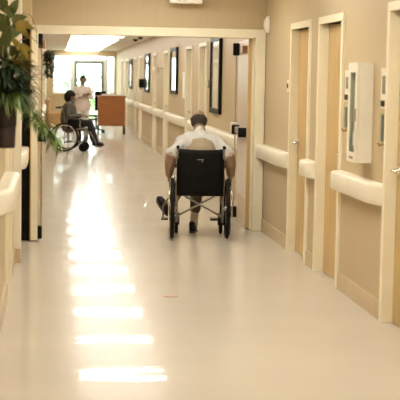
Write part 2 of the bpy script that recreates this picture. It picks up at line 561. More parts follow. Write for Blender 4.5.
for (a, b), lab in zip([(13.9, 16.1), (17.3, 19.3), (20.5, 24.3), (25.5, 30.9)],
                       ['cream handrail on far left wall directly behind the double door frame',
                        'cream handrail on far left wall between the first two doors, behind the trailing leaves',
                        'cream handrail on far left wall beneath the dark hanging plant',
                        'cream handrail on far left wall behind the seated person in grey']):
    handrail(a + .05, b - .05, WLF, 1, lab)

# ------------------------------------------------------------------ end wall with glass door
bm = bmesh.new()
box(bm, WLF, -.08, YE, YE + .2, 0, CF); box(bm, 2.14, WR + .3, YE, YE + .2, 0, CF)
box(bm, -.08, 2.14, YE, YE + .2, 2.32, CF)
box(bm, -.08, .62, YE, YE + .2, 0, .95); box(bm, 1.84, 2.14, YE, YE + .2, 0, .95)
struct('wall_front', bm, 'wall')


def window(n, x0, x1, z0, z1, m='walu', fw=.045, name='window_'):
    root = thing('%s%d' % (name, n), kind='structure', loc=((x0 + x1) / 2, YE + .06, 0))
    h = (x1 - x0) / 2; bm = bmesh.new()
    box(bm, -h, -h + fw, -.04, .04, z0, z1); box(bm, h - fw, h, -.04, .04, z0, z1)
    box(bm, -h + fw, h - fw, -.04, .04, z0, z0 + fw); box(bm, -h + fw, h - fw, -.04, .04, z1 - fw, z1)
    obj('window_frame', bm, m, root)
    obj('window_pane', B(-h + fw, h - fw, -.006, .006, z0 + fw, z1 - fw), 'glass', root)
    return root


window(1, -.08, .60, .95, 2.32)
window(2, 1.84, 2.14, .95, 2.32)
window(3, .60, 1.84, 2.16, 2.32, fw=.03)
r_ = window(20, .70, 1.74, 0.0, 2.11, 'alu', .085, 'door_')
obj('door_handle', T([(.36, -.04, .8), (.36, -.09, .82), (.36, -.09, 1.2), (.36, -.04, 1.22)], .012), 'chrome', r_, True)
bm = bmesh.new(); box(bm, .60, .70, YE, YE + .12, 0, 2.16); box(bm, 1.74, 1.84, YE, YE + .12, 0, 2.16); box(bm, .70, 1.74, YE, YE + .12, 2.11, 2.16)
struct('trim_3', bm, 'walu')
struct('trim_4', B(-.08, .6, YE - .05, YE + .02, .93, .955), 'rail')

# outside: lawn, pavement, shrubs
struct('lawn', B(-30, 30, YE + 2.4, YE + 45, -.2, -.05), 'grass')
struct('pavement', B(-30, 30, YE + .2, YE + 2.4, -.2, -.04), 'pave')


def bush(x, y, s, h, label, m='bush'):
    bm = bmesh.new()
    rnd = random.Random(int(x * 100 + y))
    for k in range(420):
        th = rnd.uniform(0, 2 * PI); ph = math.acos(rnd.uniform(-1, 1)); rr = rnd.uniform(.7, 1.0)
        c = V((s * rr * math.sin(ph) * math.cos(th), s * rr * math.sin(ph) * math.sin(th), h / 2 + h / 2 * rr * math.cos(ph)))
        a = V((rnd.uniform(-1, 1), rnd.uniform(-1, 1), rnd.uniform(-1, 1))).normalized() * .09
        b = a.orthogonal().normalized() * .05
        vs = [bm.verts.new(c - a), bm.verts.new(c + b), bm.verts.new(c + a), bm.verts.new(c - b)]
        bm.faces.new(vs)
    root = thing('shrub', label, 'shrub', (x, y, -.05))
    obj('foliage', bm, m, root)
    bm = bmesh.new()
    for k in range(6):
        a = k * PI / 3
        tube(bm, [(0, 0, 0), (s * .3 * math.cos(a), s * .3 * math.sin(a), h * .4), (s * .6 * math.cos(a), s * .6 * math.sin(a), h * .75)], [.03, .02, .01], 5)
    obj('stem', bm, 'stem', root)


bush(.3, YE + 11, 1.1, 1.5, 'pale green shrub outside the left window')
bush(1.6, YE + 15.5, 1.2, 1.9, 'pale green shrub outside the glass door')
bush(3.4, YE + 11, 1.1, 1.5, 'pale green shrub outside the narrow right window')


# ------------------------------------------------------------------ ceiling lights
def troffer(y, z, m, label, group):
    root = thing('ceiling_light', label, 'ceiling light', (.95, y, z), group=group)
    bm = bmesh.new()
    box(bm, -.62, .62, -.31, -.29, -.014, .0); box(bm, -.62, .62, .29, .31, -.014, 0)
    box(bm, -.62, -.60, -.29, .29, -.014, 0); box(bm, .60, .62, -.29, .29, -.014, 0)
    box(bm, -.60, .60, -.29, .29, -.004, .0)
    obj('light_frame', bm, 'white', root)
    for t in (-.2, .2):
        obj('light_tube', B(-.585, .585, t - (.05 if z == CH else .034), t + (.05 if z == CH else .034), -.012, -.004), m, root)
    return root


k = 0
for i in range(14):
    y = 15.25 + 2.4 * i  # first panel is out of sight, added for more light past the doors
    if y > YE - .4: break
    troffer(y, CF, 'lamp', 'white fluorescent ceiling panel in a row along the far hall ceiling', 'fluorescent panels of the far hall')
for i in range(6):
    y = (-.4, 2.6, 5.0, 7.4, 9.8, 12.3)[i]  # out-of-view panels, placed to brighten the near hall
    troffer(y, CH, 'filln', 'unseen fluorescent ceiling panel added to light the near hall', 'unseen panels added to light the near hall')

# white box above the double door
root = thing('sign_box', 'white box sign cut off by the top photo edge, above the double doorway', 'sign', (1.335, 13.46, 0))
obj('sign_housing', B(-.165, .165, -.05, .05, 2.37, 2.56), 'white', root, bevel=.004)
obj('sign_stem', B(-.03, .03, .05, .16, 2.45, 2.52), 'metal', root)
obj('ceiling_canopy', B(-.06, .06, -.03, .03, 2.56, CH), 'metal', root)
# small white wall alarm at the corner
root = thing('wall_alarm', 'small white rounded alarm unit high on right wall beside the double door frame', 'alarm', (WR, 13.42, 2.17))
obj('alarm_base', B(-.02, 0, -.07, .07, -.09, .09), 'white', root, bevel=.005)
bm = bmesh.new(); ball(bm, (-.02, 0, 0), .035, .055, .08); obj('alarm_dome', bm, 'white', root, True)
# thermostat / switch near first door
root = thing('wall_switch', 'tiny dark wall switch right of the double door, beside wooden door frame', 'switch', (WR, 12.19, 1.55))
obj('switch_plate', B(-.008, 0, -.035, .035, -.055, .055), 'frame', root, bevel=.002)
obj('switch_button', B(-.016, -.008, -.018, .018, -.022, .022), 'black', root, bevel=.002)

# ------------------------------------------------------------------ fire extinguisher cabinet
root = thing('extinguisher_cabinet', 'cream fire extinguisher cabinet with narrow window on the right wall', 'cabinet', (WR, 9.02, 0))
bm = bmesh.new()
hy = .14; dx = -.10
box(bm, dx, 0, -hy, -hy + .012, 1.04, 1.74); box(bm, dx, 0, hy - .012, hy, 1.04, 1.74)
box(bm, dx, 0, -hy + .012, hy - .012, 1.04, 1.052); box(bm, dx, 0, -hy + .012, hy - .012, 1.728, 1.74)
box(bm, -.01, 0, -hy + .012, hy - .012, 1.052, 1.728)
obj('cabinet_body', bm, 'white', root, bevel=.002)
d = bmesh.new()
box(d, dx - .016, dx - .001, -hy, -.085, 1.04, 1.74); box(d, dx - .016, dx - .001, .085, hy, 1.04, 1.74)
box(d, dx - .016, dx - .001, -.085, .085, 1.04, 1.11); box(d, dx - .016, dx - .001, -.085, .085, 1.67, 1.74)
dr = obj('cabinet_door', d, 'white', root, bevel=.003)
obj('door_pane', B(dx - .010, dx - .007, -.085, .085, 1.11, 1.67), 'glass', dr)
obj('pull_handle', B(dx - .028, dx - .016, -.125, -.105, 1.33, 1.42), 'metal', dr, bevel=.003)
bm = bmesh.new(); box(bm, dx - .018, dx - .016, -.06, .02, 1.065, 1.08); box(bm, dx - .018, dx - .016, .03, .045, 1.065, 1.08)
obj('door_mark', bm, 'red', dr)
root = thing('fire_extinguisher', 'red fire extinguisher inside the cream wall cabinet', 'fire extinguisher', (WR - .055, 9.02, 1.053))
obj('cylinder_body', lathe(bmesh.new(), [(.03, 0), (.040, .008), (.042, .02), (.042, .26), (.034, .30), (.016, .32), (.014, .33)], (0, 0, 0)), 'red', root, True)
bm = bmesh.new(); tube(bm, [(0, 0, .32), (0, 0, .36)], .014, 10); box(bm, -.008, .008, -.06, .02, .355, .366); box(bm, -.008, .008, -.065, .0, .377, .386)
obj('valve', bm, 'black', root)
obj('hose', T([(0, .02, .345), (0, .050, .32), (0, .052, .22), (0, .05, .12)], .006), 'black', root, True)
obj('paper_label', B(-.0442, -.0428, -.02, .02, .1, .2), 'paper', root)


# door signs: narrow frosted holders with small plates
def door_sign(y, z0, z1, label):
    root = thing('room_sign', label, 'sign', (WR, y, 0))
    zc = z0 + (z1 - z0) * .45
    obj('sign_plate', B(-.012, 0, -.07, .07, zc + .02, z1), 'rail', root, bevel=.002)
    obj('sign_insert', B(-.016, -.012, -.05, .02, zc + .12, z1 - .05), 'dmetal', root)
    obj('sign_dot', B(-.018, -.012, -.045, .045, zc + .035, zc + .075), 'black', root, bevel=.003)
    obj('paper_holder', B(-.02, 0, -.05, .05, z0 + .03, zc - .01), 'glass', root)
    obj('holder_insert', B(-.012, -.004, -.035, .035, z0 + .04, zc - .02), 'alu', root)
    obj('coat_hook', T([(0, 0, z0 + .02), (-.03, 0, z0 + .01), (-.04, 0, z0 + .03)], .006), 'wood2', root)


door_sign(9.66, 1.22, 1.69, 'narrow room sign with small dark plates between wooden door and extinguisher cabinet')
door_sign(8.555, 1.17, 1.70, 'narrow room sign between extinguisher cabinet and the nearest door frame at right edge')


# ------------------------------------------------------------------ pictures and small units on the far right wall
def picture(y0, y1, z0, z1, label, fm='black'):
    root = thing('framed_picture', label, 'picture', (WR, (y0 + y1) / 2, 0))
    h = (y1 - y0) / 2; f = .07
    bm = bmesh.new()
    box(bm, -.045, 0, -h, -h + f, z0, z1); box(bm, -.045, 0, h - f, h, z0, z1)
    box(bm, -.045, 0, -h + f, h - f, z0, z0 + f); box(bm, -.045, 0, -h + f, h - f, z1 - f, z1)
    obj('picture_frame', bm, fm, root, bevel=.006)
    obj('picture_glass', B(-.026, -.006, -h + f, h - f, z0 + f, z1 - f), 'art', root)


picture(17.15, 18.2, 1.13, 2.17, 'nearest tall dark framed picture on the far right wall, right of the man')
picture(23.35, 24.6, 1.3, 2.15, 'middle dark framed picture with bright glass on the far right wall')
picture(30.35, 31.7, 1.23, 2.15, 'farthest dark framed picture with bright glass on the far right wall')
picture(37.2, 38.4, 1.25, 2.1, 'small dim framed picture on right wall near the end windows')
root = thing('soap_dispenser', 'black dispenser on the far right wall beside the farthest framed picture', 'dispenser', (WR, 32.4, 1.44))
obj('dispenser_body', B(-.13, 0, -.1, .1, -.11, .11), 'black', root, bevel=.02)
obj('dispenser_nozzle', B(-.11, -.04, -.03, .03, -.15, -.11), 'metal', root)
root = thing('wall_lamp', 'small white lamp unit projecting from the far right wall above a door', 'lamp', (WR, 26.9, 1.78))
obj('lamp_arm', T([(0, 0, 0), (-.09, 0, .0), (-.12, 0, -.03)], .012), 'metal', root)
obj('lamp_shade', lathe(bmesh.new(), [(.03, .04), (.05, .03), (.085, -.08), (.08, -.085)], (-.13, 0, 0)), 'white', root, True)
root = thing('thermostat', 'small grey thermostat on the wall between a recessed door and the tall picture', 'thermostat', (WR, 18.55, 1.52))
obj('thermostat_body', B(-.025, 0, -.04, .04, -.06, .06), 'dmetal', root, bevel=.005)
obj('thermostat_dial', T([(-.025, 0, .01), (-.032, 0, .01)], .018, 14), 'white', root)
for yy, lab in ((28.6, 'black dome camera under the far hall ceiling, right of a second one'), (30.4, 'black dome camera on the far hall ceiling, the farther of the pair')):
    root = thing('dome_camera', lab, 'camera', (1.85, yy, CF))
    obj('camera_base', lathe(bmesh.new(), [(.08, 0), (.08, -.02), (.07, -.03)]), 'white', root, True)
    bm = bmesh.new(); ball(bm, (0, 0, -.03), .06, .06, .055); obj('camera_dome', bm, 'rubber', root, True)
# pale notice paper on walls
tag(obj('wall_notice', B(WR - .004, WR, 22.1, 22.5, 1.25, 1.7), 'paper'), 'pale paper notice on far right wall between recessed door and middle picture', 'notice')

# floor drain/mark
tag(obj('floor_plate', lathe(bmesh.new(), [(.058, .0005), (.058, .002), (.05, .003)], (.865, 9.49, 0)), 'wood2'), 'small round brown plate set in the shiny floor before the wheelchair', 'floor plate')


# ------------------------------------------------------------------ wheelchair
def rotX(a): return Matrix.Rotation(a, 4, 'X')


def make_wheelchair(label, splay=True):
    R_ = .305
    t = thing('wheelchair', label, 'wheelchair')
    W2 = .225
    # seat sling
    bm = bmesh.new(); n = 8; rows = []
    for j in range(7):
        y = .02 + .42 * j / 6
        for lay in (0, 1): rows.append([bm.verts.new((-W2 + 2 * W2 * i / n, y, .47 + .01 * j / 6 - .03 * math.sin(PI * i / n) - .018 * lay)) for i in range(n + 1)])
    for j in range(6):
        for i in range(n):
            for lay in (0, 1):
                a, b = rows[2 * j + lay], rows[2 * j + 2 + lay]
                bm.faces.new([a[i], a[i + 1], b[i + 1], b[i]])
        for i in (0, n):
            bm.faces.new([rows[2 * j][i], rows[2 * j + 1][i], rows[2 * j + 3][i], rows[2 * j + 2][i]])
    for j in (0, 6):
        for i in range(n): bm.faces.new([rows[2 * j][i], rows[2 * j][i + 1], rows[2 * j + 1][i + 1], rows[2 * j + 1][i]])
    obj('seat', bm, 'vinyl', t, True)
    # backrest sling, hanging from y=-.03
    bm = bmesh.new(); g = []
    nz = 8
    for j in range(nz + 1):
        z = .43 + .475 * j / nz
        f = []; r = []
        for i in range(n + 1):
            x = -W2 - .012 + 2 * (W2 + .012) * i / n
            sag = -.035 * math.sin(PI * i / n) * (.5 + .5 * math.sin(PI * min(1, j / nz + .1)))
            top = -.012 * math.sin(PI * i / n) if j == nz else 0
            y = -.01 - .03 * j / nz + sag
            f.append(bm.verts.new((x, y, z + top))); r.append(bm.verts.new((x, y + .022, z + top)))
        g.append((f, r))
    for j in range(nz):
        for i in range(n):
            for q in (0, 1): bm.faces.new([g[j][q][i], g[j][q][i + 1], g[j + 1][q][i + 1], g[j + 1][q][i]])
        for i in (0, n): bm.faces.new([g[j][0][i], g[j][1][i], g[j + 1][1][i], g[j + 1][0][i]])
    for j in (0, nz):
        for i in range(n): bm.faces.new([g[j][0][i], g[j][0][i + 1], g[j][1][i + 1], g[j][1][i]])
    bk = obj('backrest', bm, 'vinyl', t, True)
    # small stitched maker patch, pale
    bm = bmesh.new()
    box(bm, -.035, .03, -.0715, -.069, .795, .802)
    box(bm, .012, .022, -.0715, -.068, .775, .79)
    obj('back_patch', bm, 'dmetal', bk)
    for s in (-1, 1):
        x = s * (W2 + .005)
        bm = bmesh.new()
        tube(bm, [(x, 0, .16), (x, -.0, .5), (x, -.02, .78), (x, -.045, .90), (x, -.08, .925), (x, -.16, .925)], .011)
        tube(bm, [(x, 0, .47), (x, .42, .48), (x, .47, .44), (x, .49, .30)], .011)
        tube(bm, [(x, 0, .20), (x, .40, .20), (x, .44, .26), (x, .44, .47)], .011)
        tube(bm, [(x, .04, .47), (x, .04, .68), (x, .08, .70), (x, .28, .70), (x, .32, .66), (x, .33, .48)], .009)
        obj('side_frame', bm, 'dmetal', t, True)
        obj('push_grip', T([(x, -.075, .925), (x, -.09, .925), (x, -.19, .925)], [.014, .017, .016], 12), 'black', t, True)
        obj('armrest', B(x - .025, x + .025, .03, .31, .705, .735), 'vinyl', t, bevel=.01)
        obj('side_guard', B(x - .004, x + .004, .05, .32, .49, .68), 'black', t)
        # rear wheel
        wx = s * (W2 + .05)
        wh = obj('rear_wheel', torus(bmesh.new(), (wx, 0, R_), R_ - .021, .021), 'rubber', t, True)
        bm = bmesh.new(); torus(bm, (wx, 0, R_), R_ - .038, .010, k=6)
        obj('wheel_rim', bm, 'black', wh, True)
        bm = bmesh.new(); torus(bm, (wx + s * .035, 0, R_), R_ - .048, .009, k=6)
        for q in range(6):
            a = q * PI / 3; p = V((0, math.cos(a), math.sin(a))) * (R_ - .045)
            tube(bm, [V((wx, 0, R_)) + p, V((wx + s * .035, 0, R_)) + p], .004, 5)
        obj('hand_rim', bm, 'chrome', wh, True)
        bm = bmesh.new()
        for q in range(24):
            a = q * PI / 12; p = V((0, math.cos(a), math.sin(a)))
            tube(bm, [V((wx + (.02 if q % 2 else -.02), 0, R_)) + p * .02, V((wx, 0, R_)) + p * (R_ - .04)], .0016, 4)
        obj('spokes', bm, 'metal', wh)
        bm = bmesh.new(); tube(bm, [(wx - .035, 0, R_), (wx + .035, 0, R_)], .024, 12); tube(bm, [(wx, 0, R_), (s * W2, 0, R_)], .012, 8)
        obj('hub', bm, 'metal', wh, True)
        # caster
        cx, cy = x, .42
        ca = obj('caster', torus(bmesh.new(), (cx, cy - .03, .095), .077, .018, n=24), 'rubber', t, True)
        bm = bmesh.new(); tube(bm, [(cx - .012, cy - .03, .095), (cx + .012, cy - .03, .095)], .062, 16)
        obj('caster_disc', bm, 'black', ca, True)
        bm = bmesh.new()
        for q in (-.026, .026): tube(bm, [(cx + q, cy - .03, .09), (cx + q, cy - .01, .2)], .006, 6)
        tube(bm, [(cx - .03, cy - .01, .205), (cx + .03, cy - .01, .205)], .01); tube(bm, [(cx, cy - .01, .2), (cx, cy - .01, .31)], .013)
        obj('caster_fork', bm, 'black', ca, True)
        # leg rest
        ox = s * .03 if s > 0 or not splay else -.14
        fy = .72
        bm = bmesh.new()
        tube(bm, [(x, .45, .44), (x + ox * .3, .54, .42), (x + ox, .64, .26), (x + ox, fy - .04, .13)], .010)
        lr = obj('leg_rest', bm, 'dmetal', t, True)
        a, b = sorted((x + ox + s * .02, x + ox - s * .13))
        obj('foot_plate', B(a, b, fy - .08, fy + .08, .11, .125), 'black', lr, bevel=.004)
        # brake
        bm = bmesh.new(); tube(bm, [(x + s * .018, .33, .50), (x + s * .03, .31, .56), (x + s * .03, .34, .63)], .007)
        tube(bm, [(x + s * .018, .33, .50), (x + s * .05, .29, .48)], .008)
        obj('brake_lever', bm, 'chrome', t, True)
    for s in (-1, 1):
        y = .17 + s * .012
        obj('cross_brace', T([(-s * W2, y, .205), (s * (W2 - .01), y, .445)], .010), 'metal', t, True)
    return t


# ------------------------------------------------------------------ figures
def head_geo(bm, mtx, k=1.0):
    """head, local: +Y face, +Z up, centre between the ears"""
    n0 = len(bm.verts)
    b2 = bmesh.new(); bmesh.ops.create_uvsphere(b2, u_segments=32, v_segments=24, radius=1)
    for v in b2.verts:
        x, y, z = v.co
        wz = 1 - .28 * max(0, -z) ** 1.4
        px = x * .076 * wz
        py = y * .097 * (1 - .12 * max(0, -z)) + .006 * max(0, -z) * (1 if y > 0 else 0)
        if y < 0 and z < -.2: py *= 1 - .25 * (-z - .2)
        pz = z * .118
        if y > .5:
            py -= .012 * math.exp(-((z - .02) / .12) ** 2) * math.exp(-((abs(x) - .42) / .2) ** 2)    # sockets
            py += .005 * math.exp(-((z - .22) / .1) ** 2)                                               # brow
            py += .006 * math.exp(-((z + .8) / .18) ** 2)                                               # chin
        v.co = V((px, py, pz))
    bmesh.ops.recalc_face_normals(b2, faces=b2.faces)
    # nose, lips, ears
    limb(b2, [(0, .088, .012), (0, .100, -.018), (0, .106, -.034)], [.008, .011, .014])
    limb(b2, [(-.02, .088, -.062), (0, .095, -.061), (.02, .088, -.062)], [.006, .008, .006])
    for s in (-1, 1):
        limb(b2, [(s * .078, -.012, .03), (s * .086, -.016, .01), (s * .080, -.006, -.025)], [(.005, .014), (.006, .018), (.005, .01)], side=(1, 0, 0))
    me = bpy.data.meshes.new('tmp'); 
    for v in b2.verts: v.co = mtx @ (v.co * k)
    b2.to_mesh(me); bm.from_mesh(me); bpy.data.meshes.remove(me); b2.free()


def eyes(parent, mtx, k=1.0):
    for s in (-1, 1):
        bm = bmesh.new(); ball(bm, V((s * .031, .083, .004)) * k, .010 * k, .007 * k, .006 * k, mtx=mtx, u=10, v=8)
        obj('eye', bm, 'eye', parent, True)


def hair_cap(parent, mtx, m, cond, k=1.0, thick=.012, lump=.004):
    b2 = bmesh.new(); bmesh.ops.create_uvsphere(b2, u_segments=40, v_segments=30, radius=1)
    kill = [f for f in b2.faces if not cond(*f.calc_center_median())]
    bmesh.ops.delete(b2, geom=kill, context='FACES')
    outer = bmesh.ops.solidify(b2, geom=b2.faces[:], thickness=.12)
    for v in b2.verts:
        x, y, z = v.co
        r = v.co.length
        wz = 1 - .28 * max(0, -z) ** 1.4
        q = V((x * .076 * wz, y * .097 * (1 - .12 * max(0, -z)), z * .118))
        g = thick * (1 if r > .99 else -.3)
        q += V((x, y, z)).normalized() * (g + lump * noise.noise(V((x, y, z)) * 6))
        v.co = mtx @ (q * k)
    return obj('hair', b2, m, parent, True)


def hand_geo(bm, wrist, fdir, normal, curl=.9, k=1.0, thumb=1):
    """palm and five bent fingers. fdir: towards the fingers, normal: out of the palm (curl side), thumb=+-1 side"""
    f = V(fdir).normalized(); n = V(normal); n = (n - f * n.dot(f)).normalized(); s = f.cross(n).normalized() * thumb
    w_ = V(wrist)
    limb(bm, [w_, w_ + f * .03 * k, w_ + f * .085 * k], [(.024 * k, .017 * k), (.034 * k, .015 * k), (.040 * k, .012 * k)], side=s)
    lens = [.072, .080, .074, .058]
    for i in range(4):
        off = (1.5 - i) * .020 * k
        p = w_ + f * .08 * k + s * off
        d = (f + s * (1.5 - i) * .05).normalized()
        pts = [p - d * .02 * k]; a = curl * .35
        for q, fr in enumerate((.45, .32, .23)):
            dd = d * math.cos(a) + n * math.sin(a)
            pts.append((pts[-1] if q else p) + dd * lens[i] * fr * k)
            a += curl * .75
        limb(bm, pts, [.0095 * k, .0092 * k, .0085 * k, .0072 * k][:len(pts)], n=8)
    tb = w_ + f * .025 * k + s * .024 * k
    d = (f * .6 + s * .8 + n * .25).normalized(); d2 = (f * .8 + s * .35 + n * .5).normalized()
    limb(bm, [tb, tb + d * .035 * k, tb + d * .035 * k + d2 * .03 * k, tb + d * .035 * k + d2 * .052 * k], [.014 * k, .012 * k, .0105 * k, .008 * k], n=8)


def shoe(parent, heel, toe, upv=(0, 0, 1), k=1.0):
    h = V(heel); t = V(toe); f = (t - h).normalized(); u = V(upv); u = (u - f * u.dot(f)).normalized(); r = f.cross(u)
    m = Matrix((r, f, u)).transposed().to_4x4(); m.translation = h
    L = (t - h).length
    bm = bmesh.new()
    limb(bm, [m @ V((0, .035, .045)), m @ V((0, L * .35, .05)), m @ V((0, L * .65, .04)), m @ V((0, L - .035, .032))],
         [(.034, .04), (.036, .045), (.044, .034), (.036, .024)], side=r)
    limb(bm, [m @ V((0, .045, .05)), m @ V((0, .05, .10))], [(.036, .042), (.036, .042)], side=r)
    sh = fused('shoe', bm, 'shoe', parent, .006, 3)
    bm = bmesh.new(); n = 24; lo = []; hi = []
    for i in range(n):
        a = 2 * PI * i / n; yy = L / 2 + L / 2 * math.cos(a) * 1.02
        wd = .036 + .010 * math.sin(PI * min(1, max(0, (yy / L - .3) / .7)))
        xx = wd * math.sin(a) * (1 if abs(math.sin(a)) > .0 else 1)
        xx = max(-wd, min(wd, xx * 1.25))
        lo.append(bm.verts.new(m @ V((xx, yy, 0)))); hi.append(bm.verts.new(m @ V((xx, yy, .018))))
    for i in range(n): bm.faces.new([lo[i], lo[(i + 1) % n], hi[(i + 1) % n], hi[i]])
    bm.faces.new(lo); bm.faces.new(hi)
    obj('sole', bm, 'sole', sh)
    return sh


# ---- the man seen from behind
CX, CY = 1.457, 12.94
wc = make_wheelchair('black wheelchair seen from behind, carrying the bowed man in a pale shirt')
wc.location = (CX, CY, 0)
wc.rotation_euler = (0, 0, -.085)

man = thing('person', 'person in pale short-sleeved shirt with bowed head, sitting in the nearer wheelchair, seen from behind', 'person', (CX, CY, 0), -.085)
bm = bmesh.new()
P = dict(hip=(.0, .16, .56), w=(.0, .13, .70), ch=(.0, .15, .87), sh=(.0, .19, .985), nk=(.0, .235, 1.06), hb=(-.012, .29, 1.12))
limb(bm, [P['hip'], P['w'], P['ch'], P['sh'], (0, .21, 1.02)], [(.165, .11), (.15, .10), (.175, .115), (.175, .09), (.07, .06)], side=(1, 0, 0))
limb(bm, [(0, .20, 1.01), P['nk'], P['hb']], [.062, .058, .058])
HM = Matrix.Translation((-.016, .325, 1.172)) @ rotX(-.62)
head_geo(bm, HM)
arms = {}
for s in (-1, 1):
    sh = V((s * .18, .175, .965)); el = V((s * .295, .05, .82)); wr = V((s * .315, .15, .63))
    arms[s] = (sh, el, wr)
    limb(bm, [V((s * .12, .18, .975)), sh, sh.lerp(el, .5), el, el.lerp(wr, .4), wr], [.058, .058, .055, .060, .058, .038])
    hand_geo(bm, wr, V((0 * s, .35, -.8)), V((-s * .9, .2, -.3)), 1.0, 1, thumb=s)
# legs
kn = {-1: V((-.15, .60, .60)), 1: V((-.005, .57, .585))}
an = {-1: V((-.295, .66, .245)), 1: V((-.045, .47, .12))}
for s in (-1, 1):
    hp = V((s * .085, .15, .555))
    limb(bm, [hp, hp.lerp(kn[s], .5), kn[s], kn[s].lerp(an[s], .3), an[s]], [.085, .075, .056, .052, .035])
    limb(bm, [an[s], an[s] + V((0, .02, -.06))], [.034, .03])
fused('body', bm, 'skin', man, .007, 4)
bd = kids(man)[0]
eyes(man, HM)
# shirt
bm = bmesh.new()
limb(bm, [(0, .14, .62), (0, .125, .72), (0, .145, .87), (0, .18, .975), (0, .205, 1.03)], [(.175, .125), (.175, .12), (.195, .13), (.19, .105), (.10, .08)], side=(1, 0, 0))
for s in (-1, 1):
    sh, el, wr = arms[s]
    limb(bm, [V((s * .07, .18, 1.0)), sh, sh.lerp(el, .55), sh.lerp(el, .90)], [.075, .072, .070, .072])
limb(bm, [(0, .195, 1.01), (0, .22, 1.055)], [.085, .070])
fused('shirt', bm, 'shirt', man, .009, 3, .026, 11)
# taupe vest panel over the lower back
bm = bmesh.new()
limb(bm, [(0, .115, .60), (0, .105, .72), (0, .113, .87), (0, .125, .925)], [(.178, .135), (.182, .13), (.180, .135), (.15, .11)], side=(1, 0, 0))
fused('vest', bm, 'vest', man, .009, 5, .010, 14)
# trousers
bm = bmesh.new()
limb(bm, [(0, .15, .66), (0, .15, .555)], [(.175, .12), (.185, .13)], side=(1, 0, 0))
for s in (-1, 1):
    hp = V((s * .085, .15, .56))
    limb(bm, [hp, hp.lerp(kn[s], .5), kn[s], kn[s].lerp(an[s], .35), kn[s].lerp(an[s], .75)], [.098, .088, .068, .062, .056])
fused('trousers', bm, 'trouser', man, .009, 4, .010, 12)
for s in (-1, 1):
    obj('sock', T([kn[s].lerp(an[s], .65), an[s], an[s] + V((0, .0, -.05))], [.045, .040, .040], 14), 'sock', man, True)
shoe(man, (-.065, .41, .0), (-.04, .68, .0))
shoe(man, (-.315, .66, .15), (-.43, .80, .335), (.3, -.8, .4))
hair_cap(man, HM, 'hair', lambda x, y, z: y < .3 and z < .12 and z > -.60 and not (abs(x) > .8 and y > -.05 and z < .05), thick=.010)

# ---- far wheelchair with the seated person in grey
wc2 = copy_tree(wc)
FX, FY = .24, 27.9
wc2.location = (FX, FY, 0); wc2.rotation_euler = (0, 0, -PI / 2 - .12)
wc2['label'] = 'wheelchair in the far hall seen from the side, carrying the person in grey'
wc['group'] = wc2['group'] = 'wheelchairs in the hall'

p2 = thing('person', 'person with dark hair and grey cardigan sitting sideways in the far wheelchair', 'person', (FX - .07, FY, 0), -PI / 2 - .12)
bm = bmesh.new()
limb(bm, [(0, .15, .56), (0, .12, .70), (0, .13, .86), (0, .15, .98), (0, .17, 1.03)], [(.17, .12), (.155, .12), (.17, .12), (.17, .09), (.07, .06)], side=(1, 0, 0))
limb(bm, [(0, .145, 1.01), (0, .14, 1.09)], [.055, .05])
HM2 = Matrix.Translation((0, .15, 1.15)) @ rotX(-.12)
head_geo(bm, HM2)
A2 = {}
for s in (-1, 1):
    sh = V((s * .17, .15, .985)); el = V((s * .23, .14, .73)); wr = V((s * .19, .40, .76))
    A2[s] = (sh, el, wr)
    limb(bm, [V((s * .11, .15, .985)), sh, sh.lerp(el, .5), el, el.lerp(wr, .4), wr], [.052, .052, .045, .038, .036, .026])
    hand_geo(bm, wr, (-.15 * s, 1, -.1), (0, 0, -1), .8, 1, thumb=-s)
    hp = V((s * .085, .15, .555)); kne = V((s * .11, .58, .60)); ank = V((s * .12, .69, .20))
    limb(bm, [hp, hp.lerp(kne, .5), kne, kne.lerp(ank, .35), ank, ank + V((0, .02, -.04))], [.085, .075, .056, .052, .035, .033])
fused('body', bm, 'skin2', p2, .009, 3)
eyes(p2, HM2)
bm = bmesh.new()
limb(bm, [(0, .13, .52), (0, .12, .70), (0, .13, .86), (0, .15, .98), (0, .165, 1.03)], [(.22, .17), (.21, .17), (.215, .165), (.20, .13), (.10, .09)], side=(1, 0, 0))
for s in (-1, 1):
    sh, el, wr = A2[s]
    limb(bm, [V((s * .11, .15, .985)), sh, sh.lerp(el, .5), el, el.lerp(wr, .5), wr.lerp(el, .08)], [.068, .068, .062, .058, .052, .044])
fused('cardigan', bm, 'grey', p2, .010, 3, .012, 10)
bm = bmesh.new()
limb(bm, [(0, .15, .62), (0, .15, .56)], [(.17, .12), (.18, .12)], side=(1, 0, 0))
for s in (-1, 1):
    hp = V((s * .085, .15, .56)); kne = V((s * .11, .58, .60)); ank = V((s * .12, .69, .20))
    limb(bm, [hp, hp.lerp(kne, .5), kne, kne.lerp(ank, .4), kne.lerp(ank, .95)], [.10, .092, .078, .075, .068])
fused('trousers', bm, 'btrouser', p2, .010, 3, .010, 12)
for s in (-1, 1): shoe(p2, (s * .12, .63, .125), (s * .135, .88, .125))
hair_cap(p2, HM2, 'bhair', lambda x, y, z: (z > .25 or y < .25) and z > -.75, thick=.026, lump=.014)

